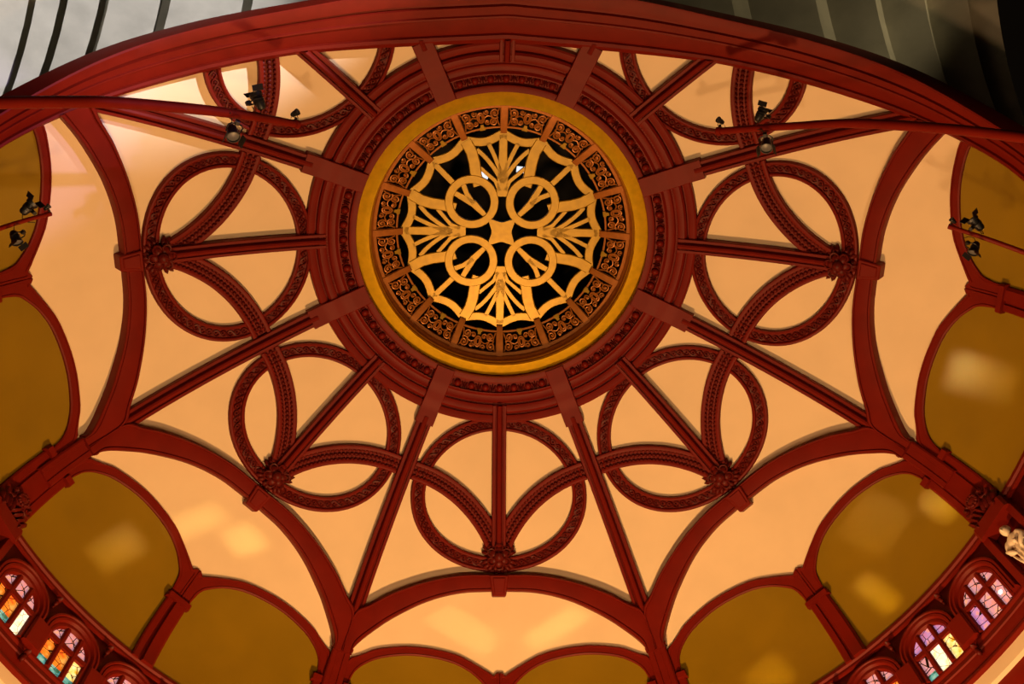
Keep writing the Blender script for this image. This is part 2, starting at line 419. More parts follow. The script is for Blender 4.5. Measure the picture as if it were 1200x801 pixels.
for i, ph in enumerate(bays):
    r = med0 if i == 0 else dup(med0)
    r.location = rotz(ph) @ MB; r.rotation_euler = (0, 0, -math.radians(ph))
    if abs(ph) == 135:
        tag(r, 'carved red medallion half hidden by the proscenium arch below the %s slats' % ('pale' if ph < 0 else 'dark'), 'medallion', 'medallions cut by the proscenium arch')
        mt = rotz(ph) @ Matrix.Translation(MB)
        for c in list(r.children):
            for g in list(c.children): cut_obj(g, mt)
            cut_obj(c, mt)
    else:
        tag(r, 'whole carved red medallion with flower boss ' + {0: 'between the two bays with stained glass windows', -45: 'in the bay of the amber windows', 45: 'in the bay of the lilac windows', -90: 'near the thin pipe by the pale slats', 90: 'near the thin pipe by the dark slats'}[ph], 'medallion', 'whole medallions on the cream dome')
# rib stub of the bay behind the proscenium
ys = list(np.linspace(1.195, 1.6, 12))
bm = strip([xy(-.050, y) for y in ys], [xy(.050, y) for y in ys], [(t, h + .012 if h > 0 else 0) for t, h in RIBP])
cut(bm, rotz(180)); o = link_mesh('centre_rib', bm, 'red', ceiling, 30); o.rotation_euler = (0, 0, math.pi)

# ------------------------------------------------------------------ round wall: panels, pilasters, window storey
bm = bmesh.new(); zz = [SB, SB + .3, SB + .72, SB + 1.9]
bgrid(bm, [[SP(s, 360 * k / NPH) for s in zz] for k in range(NPH)], closed=True); cut(bm)
wall = link_mesh('wall_round', bm, 'red')
tag(wall, 'round oxblood wall under the dome with mustard panels, pilasters and arched windows', 'wall', kind='structure')
m = wall.modifiers.new('thick', 'SOLIDIFY'); m.thickness = 0.12; m.offset = 1.0
outp = [(-21.3, 2.872), (-21.3, 2.80), (-21.0, 2.768), (-20.3, 2.755), (-19.3, 2.736), (-17.6, 2.703), (-14.0, 2.668), (-10.5, 2.657), (-6.7, 2.668), (-4.2, 2.696), (-1.7, 2.735), (-.75, 2.752), (-.55, 2.745), (0, 2.742), (0, 2.80), (0, 2.85), (0, 2.876)]
inp = [(-20.25, 2.872), (-20.3, 2.855), (-20.2, 2.84), (-19.9, 2.812), (-18.9, 2.776), (-16.8, 2.735), (-13.3, 2.702), (-9.8, 2.695), (-6.6, 2.708), (-4.1, 2.74), (-2.35, 2.782), (-1.9, 2.80), (-1.7, 2.815), (-1.6, 2.83), (-1.5, 2.845), (-1.48, 2.862), (-1.48, 2.876)]
A = [rp(R, p) for p, R in cat_rom(outp, 3)]; B = [rp(R, p) for p, R in cat_rom(inp, 3)]
bm = strip(A, B, [(0, -.01), (0, .022), (.06, .03), (.2, .03), (.24, .024), (.8, .024), (.86, .03), (1, .026), (1, -.01)])
pa0 = link_mesh('panel_arch', bm, 'red', None, 30)
bm = bmesh.new(); ip = cat_rom(inp, 3); rows = []
for p in np.linspace(-20.4, -1.42, 30):
    k = np.interp(p, ip[:, 0] + np.arange(len(ip)) * 1e-6, ip[:, 1]) if -20 < p < -1.6 else 2.85
    s0 = s_of(k) - .012
    rows.append([SP(s0 + (SB + .005 - s0) * t, p, .008) for t in np.linspace(0, 1, 16)])
bgrid(bm, rows); pn0 = link_mesh('wall_panel', bm, 'mustard', None, 60)
def vstrip(p0, p1, s0, s1, prof, n=14):
    sv = np.linspace(s0, s1, n); return strip([(s, p0) for s in sv], [(s, p1) for s in sv], prof)
PIL = [(0, 0), (0, .03), (.06, .036), (.28, .036), (.31, .022), (.42, .022), (.46, .046), (.54, .046), (.9, .046), (.96, .036), (1, .03), (1, 0)]
bm = vstrip(-1.45, 1.45, s_of(2.865), SB + .02, PIL); pil0 = link_mesh('pilaster', bm, 'red', None, 30)
bm = vstrip(-1.75, 1.75, s_of(2.868), s_of(2.884), [(0, 0), (0, .05), (.05, .062), (.95, .062), (1, .05), (1, 0)], 3); cap0 = link_mesh('pilaster_cap', bm, 'red', None, 30)
# corner pilaster: strip from the arch foot, side strips with caps, body
bm = vstrip(-1.3, 1.3, s_of(2.752), s_of(2.93), [(0, 0), (0, .05), (.08, .058), (.3, .058), (.33, .05), (.67, .05), (.7, .058), (.92, .058), (1, .05), (1, 0)]); cs0 = link_mesh('corner_strip', bm, 'red', None, 30)
bm = vstrip(-1.5, 1.5, s_of(2.742), s_of(2.754), [(0, 0), (0, .07), (1, .07), (1, 0)], 3); ft0 = link_mesh('arch_foot', bm, 'red', None, 30)
bm = vstrip(-2.45, 2.45, s_of(2.874), SB - .04, [(0, 0), (0, .028), (.04, .034), (.2, .034), (.22, .026), (.26, .026), (.28, .040), (.72, .040), (.74, .026), (.78, .026), (.8, .034), (.96, .034), (1, .028), (1, 0)]); cp0 = link_mesh('corner_pilaster', bm, 'red', None, 30)
cc = []
for sg in (-1, 1):
    a, b = sorted((sg * 1.35, sg * 2.75))
    bm = vstrip(a, b, s_of(2.868), s_of(2.886), [(0, 0), (0, .05), (.08, .064), (.92, .064), (1, .05), (1, 0)], 3); cc.append(link_mesh('pilaster_cap', bm, 'red', None, 30))
# carved capital block
bm = bmesh.new()
for sg in (-1, 1):
    for (zc, x, r) in ((5.262, .065, .034), (5.10, .075, .036)):
        f = frame_at(s_z(zc), 0) @ tr(sg * x * S, 0, .06 * S)
        pts = [f @ Vector((sg * math.cos(t) * r * (1 - t / 9) * S, math.sin(t) * r * (1 - t / 9) * S, .004 * t * S)) for t in np.linspace(0, 7.5, 24)]
        tube(bm, pts, .011 * S, 5)
    for j in range(4):
        f = frame_at(s_z(5.18 + .02 * math.cos(j)), 0) @ tr(sg * (.02 + .028 * j) * S, 0, .06 * S) @ Matrix.Rotation(sg * .5, 4, 'Z')
        ball(bm, f @ sc(.018 * S, .05 * S, .03 * S), 1)
f = frame_at(s_z(5.26), 0); ball(bm, f @ tr(0, 0, .07 * S) @ sc(.05 * S, .04 * S, .04 * S), 2)
for j in range(14): 
    a = j * 2.4; ball(bm, f @ tr(.035 * math.cos(a) * S, .03 * math.sin(a) * S, .095 * S) @ sc(.013 * S), 1)
capi0 = link_mesh('carved_capital', bm, 'carved', None, 60)
bm = vstrip(-2.6, 2.6, SB + .06, SB + .155, [(0, 0), (0, .07), (.06, .085), (.94, .085), (1, .07), (1, 0)], 4)
cb0 = link_mesh('capital_block', bm, 'red', None, 30)
# side piers of the niche below
npz = []
for a, b in ((-2.75, -1.75), (1.75, 2.75)):
    bm = vstrip(a, b, SB + .155, SB + .6, [(0, 0), (0, .05), (.1, .06), (.9, .06), (1, .05), (1, 0)], 6); npz.append(link_mesh('niche_pier', bm, 'red', None, 30))
# cornice under the panels, sill ledges, bands
bm = vstrip(-20.0, 20.0, SB - .004, SB + .05, [(0, 0), (0, 0)], 3); bm.free()
def ring_band(zs_hs, p0, p1, n=24):
    b_ = bmesh.new(); bgrid(b_, [[SP(s_z(z), p0 + (p1 - p0) * k / n, h) for z, h in zs_hs] for k in range(n + 1)], cap=True); return b_
bm = ring_band([(5.178, 0), (5.178, .02), (5.168, .022), (5.15, .024), (5.142, .012), (5.12, .016), (5.11, .012), (5.11, 0)], -19.9, 19.9)
cor0 = link_mesh('cornice', bm, 'red', None, 30)
bm = ring_band([(4.64, 0), (4.64, .010), (4.63, .022), (4.615, .024), (4.60, .016), (4.56, .028), (4.555, .02), (4.47, .02), (4.46, .04), (4.44, .05), (4.43, .05), (4.43, 0)], -19.9, 19.9)
sill0 = link_mesh('sill_ledge', bm, 'red', None, 30)
bm = ring_band([(4.43, 0), (4.43, .02), (4.34, .03), (4.34, 0)], -19.9, 19.9)
crm0 = link_mesh('cream_band', bm, 'cream', None, 30)
def put(src, ph, flag, check=True, sx=1):
    o = dup(src) if flag.get(src.name) else src
    flag[src.name] = True
    o.parent = wall; o.rotation_euler = (0, 0, -math.radians(ph)); o.scale.x = sx
    if abs(ph) > 60 and check: cut_obj(o, rotz(ph) @ sc(sx, 1, 1))
flag = {}
for k in (pn0, pa0):
    for ph in (0, -45, 45, -90, 90, -135, 135):
        for sx in (1, -1): put(k, ph, flag, True, sx)
for k in (pil0, cap0):
    for ph in (0, -45, 45, -90, 90): put(k, ph, flag)
for k in (cs0, ft0, cp0, cc[0], cc[1], capi0, cb0, npz[0], npz[1]):
    for ph in (-22.5, 22.5, -67.5, 67.5, -112.5, 112.5): put(k, ph, flag)
for k in (cor0, sill0, crm0):
    for ph in (0, -45, 45, -90, 90): put(k, ph, flag)

# ------------------------------------------------------------------ stained glass windows
def ph_of(x): return math.degrees(x / RM)
def arch_path(hw, spring, bottom, n=20):
    """outline (s, phi) of a round-headed shape with half width hw"""
    P = [(s_z(bottom), -ph_of(hw)), (s_z(spring), -ph_of(hw))]
    for k in range(1, n): 
        t = math.pi * k / n; P.append((s_z(spring + hw * math.sin(t)), -ph_of(hw) * math.cos(t)))
    return P + [(s_z(spring), ph_of(hw)), (s_z(bottom), ph_of(hw))]
def top_z(x, hw=.128, spring=4.847): return spring + math.sqrt(max(hw * hw - x * x, 0))
WM = {}
def pane_mesh(x0, x1, z0, z1, arched):
    bm = bmesh.new(); rows = []
    for x in np.linspace(x0, x1, 7):
        zt = top_z(x) if arched else z1
        rows.append([SP(s_z(zt + (z0 - zt) * t), ph_of(x), .012) for t in (0, .5, 1)])
    bgrid(bm, rows); return bm
def win_parts(root, ph, cols):
    mt = 30
    bm = strip(arch_path(.196, 4.862, 4.645), arch_path(.142, 4.852, 4.645), [(0, 0), (0, .034), (.1, .046), (.3, .048), (.42, .034), (.5, .044), (.72, .042), (.85, .03), (1, .02), (1, 0)])
    link_mesh('archivolt', bm, 'red', root, 30)
    for x in (-.05, .05):
        bm = vstrip(ph_of(x - .0165), ph_of(x + .0165), s_z(4.96), s_z(4.64), [(0, 0), (0, .022), (.3, .03), (.7, .03), (1, .022), (1, 0)], 4)
        link_mesh('mullion', bm, 'red', root, 30)
    bm = ring_band([(4.848, 0), (4.848, .028), (4.815, .028), (4.815, 0)], -ph_of(.14), ph_of(.14), 6)
    link_mesh('transom', bm, 'red', root, 30)
    # dark red surround ring just inside the archivolt
    bm = strip(arch_path(.145, 4.852, 4.645), arch_path(.122, 4.845, 4.645), [(0, .0), (0, .03), (.6, .03), (1, .015), (1, 0)])
    link_mesh('frame', bm, 'red', root, 30)
    k = 0
    for x0, x1 in ((-.128, -.066), (-.034, .034), (.066, .128)):
        bm = pane_mesh(x0, x1, 4.848, 0, True); link_mesh('pane', bm, cols[k], root, 0); k += 1
        lo = cols[k + 2]
        if lo[1]:
            bm = pane_mesh(x0, x1, 4.645, 4.69, False); link_mesh('pane', bm, 'g_teal', root, 0)
            bm = pane_mesh(x0, x1, 4.69, 4.815, False); link_mesh('pane', bm, lo[0], root, 0)
        else:
            bm = pane_mesh(x0, x1, 4.645, 4.815, False); link_mesh('pane', bm, lo[0], root, 0)
    root.rotation_euler = (0, 0, -math.radians(ph))
P_, L_ = 'g_pink', 'g_lilac'
wins = [(-60.7, [P_, P_, P_, ('g_amber', 1), ('g_amber', 1), ('g_hot', 0)], 'with one blazing white pane'),
        (-53.0, [P_, P_, P_, ('g_amber', 1), ('g_amber', 1), ('g_yellow', 1)], 'with amber panes over teal'),
        (-45.2, [P_, P_, P_, ('g_amber', 1), ('g_amber', 1), ('g_amber', 1)], 'cut off by the photo edge under the mid pilaster, pink head'),
        (45.2, [P_, P_, P_, ('g_amber', 0), ('g_pink', 0), ('g_amber', 0)], 'under the pilaster beside the yellow window'),
        (53.0, [L_, L_, L_, ('g_pink', 1), ('g_hot', 0), ('g_yellow', 0)], 'with lilac head and bright yellow panes'),
        (60.7, [P_, P_, P_, (L_, 0), (P_, 0), ('g_pink', 0)], 'with lilac panes next to the statue niche')]
for i, (ph, cols, txt) in enumerate(wins):
    root = empty('window_%d' % (i + 1))
    tag(root, 'round-headed stained glass window ' + txt, 'window', kind='structure')
    win_parts(root, ph, cols)
    if i == 5:
        bm = bmesh.new(); f = frame_at(s_z(4.735), ph_of(.088))
        ball(bm, f @ tr(0, 0, .014 * S) @ sc(.012 * S, .012 * S, .004 * S), 2); link_mesh('clear_roundel', bm, 'g_sun', root, 60)  # glowing bead put in for the sun's glint, not a part of the window
# little carved drops between the windows
bm = bmesh.new(); f = frame_at(s_z(5.06), 0)
ball(bm, f @ tr(0, 0, .03 * S) @ sc(.022 * S, .014 * S, .03 * S), 1); ball(bm, f @ tr(0, .022 * S, .02 * S) @ sc(.014 * S, .026 * S, .02 * S), 1); ball(bm, f @ tr(0, .05 * S, .012 * S) @ sc(.009 * S, .016 * S, .012 * S), 1)
d0 = link_mesh('carved_drop', bm, 'carved', wall, 60)
bm = bmesh.new(); f = frame_at(s_z(4.57), 0)
ball(bm, f @ tr(0, 0, .05 * S) @ sc(.022 * S, .014 * S, .03 * S), 1); ball(bm, f @ tr(0, .03 * S, .04 * S) @ sc(.016 * S, .034 * S, .02 * S), 1)
d1 = link_mesh('carved_drop', bm, 'carved', wall, 60)
bm = vstrip(-1.15, 1.15, s_z(4.83), s_z(4.64), [(0, 0), (0, .04), (.1, .05), (.9, .05), (1, .04), (1, 0)], 4); d2 = link_mesh('pier_block', bm, 'red', wall, 30)
fst = True
for c in (-45, 45):
    for k in (-11.75, -3.95, 3.95, 11.75):
        for d in (d0, d1, d2):
            o = d if fst else dup(d); o.parent = wall; o.rotation_euler = (0, 0, -math.radians(c + k))
        fst = False

# ------------------------------------------------------------------ statue in the corner niche
f = frame_at(s_z(4.80), 67.65) @ tr(-.002 * S, 0, .055 * S)
bm = bmesh.new()
U = S
def eb(x, y, z, a, b, c, rz=0): ball(bm, f @ tr(x * U, y * U, z * U) @ Matrix.Rotation(rz, 4, 'Z') @ sc(a * U, b * U, c * U), 3)
eb(0, -.105, .02, .026, .034, .03)            # head
eb(0, -.125, .005, .030, .026, .032)          # hair
eb(0, -.098, .05, .006, .012, .010)           # nose
eb(0, -.068, .01, .015, .022, .016)           # neck
eb(0, -.02, .0, .052, .058, .034)             # chest
eb(0, .07, 0, .045, .075, .034)               # waist and drapery
eb(0, .16, .0, .055, .09, .036)
eb(-.055, -.01, .01, .020, .05, .022, .35); eb(.055, -.01, .01, .020, .05, .022, -.35)
eb(-.045, .045, .035, .014, .045, .015, -.8); eb(.05, .05, .035, .014, .045, .015, .6)
eb(-.012, .025, .045, .014, .014, .012)
for k in range(5): eb(-.04 + .02 * k, .15, .03, .008, .10, .012, .12 * (k - 2))
st = link_mesh('statue', bm, 'marble', None, 60, f.translation); st.location = f.translation
rm = st.modifiers.new('skin', 'REMESH'); rm.mode = 'VOXEL'; rm.voxel_size = 0.014; rm.use_smooth_shade = True
tag(st, 'pale plaster statue of a draped figure standing in the corner niche', 'statue')

# ------------------------------------------------------------------ oculus grille
ZG, ZF, ZL = 6.87, 7.005, 7.09
og = empty('oculus_grille', (0, 0, ZG * S))
tag(og, 'round gilded openwork grille with a gold rim in the crown of the dome', 'grille')
OB = Vector((0, 0, ZG * S))
def rev(prof, n=160):
    bm = bmesh.new(); bgrid(bm, [[Vector((R * math.sin(2 * math.pi * k / n) * S, R * math.cos(2 * math.pi * k / n) * S, z * S)) for R, z in prof] for k in range(n)], closed=True); return bm
link_mesh('gold_rim', rev([(1.0, 6.92), (1.0, 6.892), (.985, 6.882), (.905, 6.836), (.897, 6.833), (.894, 6.86), (.890, 6.90)]), 'gold_rim', og, 30, OB)
link_mesh('rim_moulding', rev([(.893, 6.86), (.890, 6.93), (.896, 6.94), (.885, 6.955), (.882, 6.975), (.890, 6.985), (.876, 6.995), (.872, 7.01), (.88, 7.03)]), 'bronze', og, 30, OB)
def fpt(r, deg, h=0.0):                       # on the sloping frieze cone
    z = ZF + (ZL - ZF) * (.878 - r) / (.878 - .69) - h
    a = math.radians(deg); return Vector((r * math.sin(a), r * math.cos(a), z)) * S
bm = bmesh.new()
fg = []
def fr_band(r0, r1, a0, a1, h0, h1, n=6):
    b = bmesh.new(); rows = []
    for k in range(n + 1):
        a = a0 + (a1 - a0) * k / n
        rows.append([fpt(r0, a, h0), fpt(r0, a, h1), fpt(r1, a, h1), fpt(r1, a, h0), fpt(r0, a, h0)])
    bgrid(b, rows, cap=False); return b
bm.free()
ph0 = empty('frieze_panel', OB); ph0.parent = None
def frieze_mesh():
    b = fr_band(.862, .880, -10.6, 10.6, -.01, .012)
    me = bpy.data.meshes.new('t')
    for args in ((.72, .732, -9.6, 9.6, -.005, .008),):
        b2 = fr_band(*args); b2.to_mesh(me); b2.free(); b.from_mesh(me)
    bpy.data.meshes.remove(me)
    for sg in (-1, 1):
        # outer scroll, inner scroll, stems
        def spiral(cr, ca, r, turns, a0, d): 
            pts = []
            for k in range(int(14 * turns) + 1):
                t = k / 14 * 2 * math.pi; q = r * (1 - .72 * k / (14 * turns))
                pts.append(fpt(cr + q * math.cos(a0 + d * t), sg * (ca + math.degrees(q * math.sin(a0 + d * t) / cr)), .006))
            return pts
        tube(b, spiral(.826, 6.9, .030, 1.5, -2.6, 1), .0058 * S, 5)
        tube(b, spiral(.765, 6.2, .027, 1.5, .6, -1), .0058 * S, 5)
        tube(b, spiral(.838, 2.9, .018, 1.2, -1.2, -1), .005 * S, 5)
        tube(b, spiral(.768, 2.9, .018, 1.2, 2.0, 1), .005 * S, 5)
        tube(b, [fpt(.738 + .12 * t, sg * (9.0 - 1.2 * math.sin(3.1 * t) - .0 * t), .006) for t in np.linspace(0, 1, 9)], .005 * S, 5)
        tube(b, [fpt(.80 + .012 * math.sin(6 * t), sg * (1.9 + 6.5 * t), .006) for t in np.linspace(0, 1, 9)], .005 * S, 5)
        for (r, a) in ((.826, 6.9), (.765, 6.2), (.838, 2.9), (.768, 2.9)):
            ball(b, Matrix.Translation(fpt(r, sg * a, .008)) @ sc(.0085 * S), 1)
        tube(b, [fpt(.735 + .13 * t, sg * 9.7, .006) for t in (0, .5, 1)], .0045 * S, 5)
    tube(b, [fpt(.803 + .034 * math.cos(t), math.degrees(.022 * math.sin(t) / .8), .008) for t in np.linspace(0, 2 * math.pi, 17)[:-1]], .007 * S, 6, closed=True)
    tube(b, [fpt(.803 + .021 * math.cos(t), math.degrees(.011 * math.sin(t) / .8), .008) for t in np.linspace(0, 2 * math.pi, 13)[:-1]], .005 * S, 6, closed=True)
    return b
bpy.data.objects.remove(ph0)
fz0 = link_mesh('frieze_panel', frieze_mesh(), 'bronze', None, 50, OB)
bm = bmesh.new(); rows = []
for r, w_ in ((.715, 1.5), (.735, 1.5), (.736, 1.0), (.755, .75)):
    rows.append([fpt(r, -w_ , 0), fpt(r, -w_, .018), fpt(r, w_, .018), fpt(r, w_, 0)])
bgrid(bm, rows, cap=True); tb0 = link_mesh('frieze_tab', bm, 'gold', None, 30, OB)
bm = bmesh.new(); rows = []
for r, h in ((.685, .02), (.70, .026), (.86, .022), (.885, .022)):
    w_ = math.degrees(.0215 / r); rows.append([fpt(r, -w_, -.02), fpt(r, -w_, h), fpt(r, w_, h), fpt(r, w_, -.02)])
bgrid(bm, rows, cap=True); br0 = link_mesh('bracket', bm, 'bronze', None, 30, OB)
for k in range(16):
    p = fz0 if k == 0 else dup(fz0); p.parent = og; p.rotation_euler = (0, 0, -math.radians(11.25 + 22.5 * k))
    t = tb0 if k == 0 else dup(tb0); t.parent = p if False else og; t.rotation_euler = p.rotation_euler
    b = br0 if k == 0 else dup(br0); b.parent = og; b.rotation_euler = (0, 0, -math.radians(22.5 * k))
# flat lattice: every bar is an extruded strip
RL = .692
def bar(pts, wid, name, closed=False, zt=0.0, parent=None, th=.022):
    """pts in unit lattice coordinates (x right, y down the photo), wid number or list"""
    P = [Vector((p[0] * RL, p[1] * RL, 0)) for p in pts]; N = len(P); rows = []
    for i, p in enumerate(P):
        a = P[(i - 1) % N] if closed or i else p; b = P[(i + 1) % N] if closed or i < N - 1 else p
        t = (b - a).normalized(); nn = Vector((-t.y, t.x, 0)); w2 = (wid[i] if isinstance(wid, (list, tuple)) else wid) * RL / 2
        z0, z1 = ZL + th - zt, ZL - zt
        e = w2 * .86
        rows.append([(p + nn * w2 + Vector((0, 0, z0))) * S, (p + nn * w2 + Vector((0, 0, z1 + .004))) * S, (p + nn * e + Vector((0, 0, z1))) * S,
                     (p - nn * e + Vector((0, 0, z1))) * S, (p - nn * w2 + Vector((0, 0, z1 + .004))) * S, (p - nn * w2 + Vector((0, 0, z0))) * S])
    bm = bmesh.new(); bgrid(bm, rows, closed, True)
    return link_mesh(name, bm, 'gold', parent or og, 30, OB)
def pol(r, deg): return (r * math.sin(math.radians(deg)), r * math.cos(math.radians(deg)))
def rq(o, deg): o.rotation_euler = (0, 0, -math.radians(deg)); return o
arcp = []
for t in np.linspace(0, 1, 9): 
    arcp.append(pol(.985 - .075 * math.sin(math.pi * t) * (.9 if t else 1), 22.5 * t))
o = bar(arcp, .085, 'rim_arc')
for k in range(1, 16): rq(dup(o, og), 22.5 * k)
o = bar([pol(.36, 0), pol(.55, 0), pol(.8, 0), pol(.97, 0)], [.13, .11, .085, .085], 'axial_spoke')
for k in range(1, 4): rq(dup(o, og), 90 * k)
fan = []
for sg in (1, -1):
    for e_a, e_r, s_r in ((17.5, .86, .50), (9.5, .90, .56)):
        p0 = pol(s_r, 0); p2 = pol(e_r, sg * e_a); p1 = (sg * .03 + p2[0] * .35, s_r + (e_r - s_r) * .62)
        fan.append(bar([((1 - t) ** 2 * p0[0] + 2 * t * (1 - t) * p1[0] + t * t * p2[0], (1 - t) ** 2 * p0[1] + 2 * t * (1 - t) * p1[1] + t * t * p2[1]) for t in np.linspace(0, 1, 9)], .045, 'fan_rib'))
    # outermost fan rib running round under the circle
    fan.append(bar([pol(.42, sg * 4), pol(.52, sg * 8), pol(.6, sg * 14.5), pol(.68, sg * 19)], .04, 'fan_rib'))
for f_ in list(fan):
    for k in range(1, 4): rq(dup(f_, og), 90 * k)
rb = []
for sg in (1, -1):
    rb.append(bar([pol(.52, sg * 26.5), pol(.62, sg * 25), pol(.75, sg * 22), pol(.86, sg * 21.2), pol(.975, sg * 22.3)], .115, 'radial_band', zt=.004))
for f_ in rb:
    for k in range(1, 4): rq(dup(f_, og), 90 * k)
C0 = .303
cpts = [(C0 + .228 * math.sin(t), C0 + .228 * math.cos(t)) for t in np.linspace(0, 2 * math.pi, 33)[:-1]]
o = bar(cpts, .082, 'circle_ring', True, zt=.008)
o2 = bar([(C0 - .20 * .707, C0 - .20 * .707), (C0 - .02, C0 - .02), (C0 + .17, C0 + .085)], [.05, .075, .055], 'circle_fork')
o3 = bar([(C0 - .02, C0 - .02), (C0 + .05, C0 + .08), (C0 + .085, C0 + .17)], [.05, .05, .055], 'circle_fork')
o4 = bar([pol(.65, 45), pol(.8, 45), pol(.95, 45)], .06, 'diagonal_rib')
for k in range(1, 4):
    for x in (o, o2, o3, o4): rq(dup(x, og), 90 * k)
# hub: concave four-pointed plate
bm = bmesh.new(); hp = []
for k in range(4):
    for j in range(8):
        a = k * 90 + 45 + j * 90 / 8; d = abs(((a - 45) % 90) - 45) / 45
        r = .10 + .09 * d ** 2.2; hp.append(pol(r, a))
top = [bm.verts.new(Vector((x * RL, y * RL, ZL - .010)) * S) for x, y in hp]; bot = [bm.verts.new(Vector((x * RL, y * RL, ZL + .02)) * S) for x, y in hp]
bm.faces.new(top); bm.faces.new(bot[::-1])
for i in range(len(top)): bm.faces.new((top[i], top[(i + 1) % len(top)], bot[(i + 1) % len(top)], bot[i]))
link_mesh('hub', bm, 'gold', og, 30, OB)
# dark lantern shaft above the grille
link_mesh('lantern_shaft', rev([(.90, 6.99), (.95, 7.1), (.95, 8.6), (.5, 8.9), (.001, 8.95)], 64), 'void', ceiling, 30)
for (x, y, a) in ((-.13, -.25, .4), (.04, -.28, -.2), (.19, -.29, .1)):
    bm = bmesh.new(); f = Matrix.Translation(Vector((x, y, 7.9)) * S) @ Matrix.Rotation(a, 4, 'Z')
    bbox(bm, f, -.055 * S, .055 * S, -.022 * S, .022 * S, 0, .01 * S); bbox(bm, f, -.003 * S, .003 * S, -.024 * S, .024 * S, -.006 * S, 0)
    link_mesh('skylight_pane', bm, 'g_sky', ceiling, 30)

# ------------------------------------------------------------------ proscenium arch
yl = [(0, -1.308), (1.05, -1.243), (1.42, -1.203), (1.8, -1.13), (2.26, -1.006), (2.54, -.90), (2.77, -.77), (2.93, -.60)]
yu = [(0, -1.665), (.7, -1.61), (1.25, -1.515), (1.82, -1.395), (2.28, -1.243), (2.69, -1.01), (2.93, -.80)]
def yin(t, x): return float(np.interp(abs(x), [a for a, _ in t], [b for _, b in t]))
cl = cat_rom(yl, 8); cu = cat_rom(yu, 8)
rows = []
APR = [(0, -.06), (0, .03), (.02, .06), (.10, .075), (.16, .07), (.18, .055), (.22, .06), (.45, .072), (.47, .085), (.50, .085), (.52, .075), (.66, .08), (.68, .062), (.72, .062), (.74, .085), (.96, .09), (1, .085), (.97, .02), (.9, -.06), (.5, -.08), (0, -.06)]
xx = np.linspace(-2.93, 2.93, 120)
for x in xx:
    y0 = float(np.interp(abs(x), cl[:, 0], cl[:, 1])); y1 = float(np.interp(abs(x), cu[:, 0], cu[:, 1])); r = []
    for t, h in APR:
        y = y0 + (y1 - y0) * t; R = min(math.hypot(x, y), RM - .002)
        k = math.hypot(x, y); ph = math.degrees(math.atan2(x, y))
        r.append(SP(s_of(R), ph, h))
    rows.append(r)
bm = bmesh.new(); bgrid(bm, rows)
pr = link_mesh('trim_8', bm, 'red', None, 28)
tag(pr, 'broad oxblood red proscenium arch sweeping in front of the dome', 'arch', kind='structure')

# ------------------------------------------------------------------ pleated slats of the stage vault
ws = empty('wall_stage', Vector((0, -2.6, 6.2)) * S)
tag(ws, 'pleated stage vault of pale curved slats behind the proscenium arch', 'wall', kind='structure')
WB = ws.location.copy()
edges = [(-60, 155), (8, 114), (44, 93), (52, 88), (98, 67), (110, 62), (174, 39), (189, 35), (279, 14), (292, 11), (390, -5), (408, -8)]
pairs = [(0, 1), (1, 2), (3, 4), (5, 6), (7, 8), (9, 10)]
def on_arch(u, v):
    # where the line of sight meets the top edge of the arch, a little behind it
    best = None
    for x in np.linspace(-3, 3, 601):
        y = float(np.interp(abs(x), cu[:, 0], cu[:, 1])) + .03; R = math.hypot(x, y)
        if R > RM - .01: continue
        z = float(np.interp(R, _R, _Z)); q = CM @ (np.array([x, y, z]) - CPOS); uu = 600 + CF * q[0] / q[2]
        if best is None or abs(uu - u) < best[0]: best = (abs(uu - u), np.array([x, y, z]))
    return CPOS + (best[1] - CPOS) * (1 + .95 / best[1][2])
def slat_curve(p, n=11, L=2.2):
    out = []
    for k in range(n):
        t = -.45 + L * k / (n - 1); bend = .16 * t * t
        out.append(Vector((p[0] * (1 - .02 * t), p[1] - .64 * t - bend * .6, p[2] + .77 * t - bend)) * S)
    return out
def slat(pa, pb, pc):
    """broad face pa->pb (rising to the crown), thin return pb->pc"""
    A, B, C_ = slat_curve(pa), slat_curve(pb), slat_curve(pc)
    bm = bmesh.new(); bk = Vector((0, 0.03, .05)) * S; up = Vector((0, 0, .10)) * S
    rows = [[a, b + up, c, c + bk, b + up + bk, a + bk, a] for a, b, c in zip(A, B, C_)]
    bgrid(bm, rows); return link_mesh('slat', bm, 'slat', ws, 20, WB)
us_l = [-60, 0, 8, 44, 52, 98, 110, 174, 189, 279, 293, 385, 402, 500, 517]
us_r = [1160, 1118, 1125, 1062, 1051, 988, 968, 886, 863, 775, 757, 680, 662, 590, 572]
PL = [on_arch(u, 0) for u in us_l]
for k in range(0, len(us_l) - 2, 2): slat(PL[k], PL[k + 1], PL[k + 2])
us_r = [1215, 1180, 1172, 1125, 1113, 1062, 1046, 988, 968, 886, 863, 775, 757, 655, 640]
PR = [on_arch(u, 0) for u in us_r]
for k in range(0, len(us_r) - 2, 2): slat(PR[k], PR[k + 1], PR[k + 2])

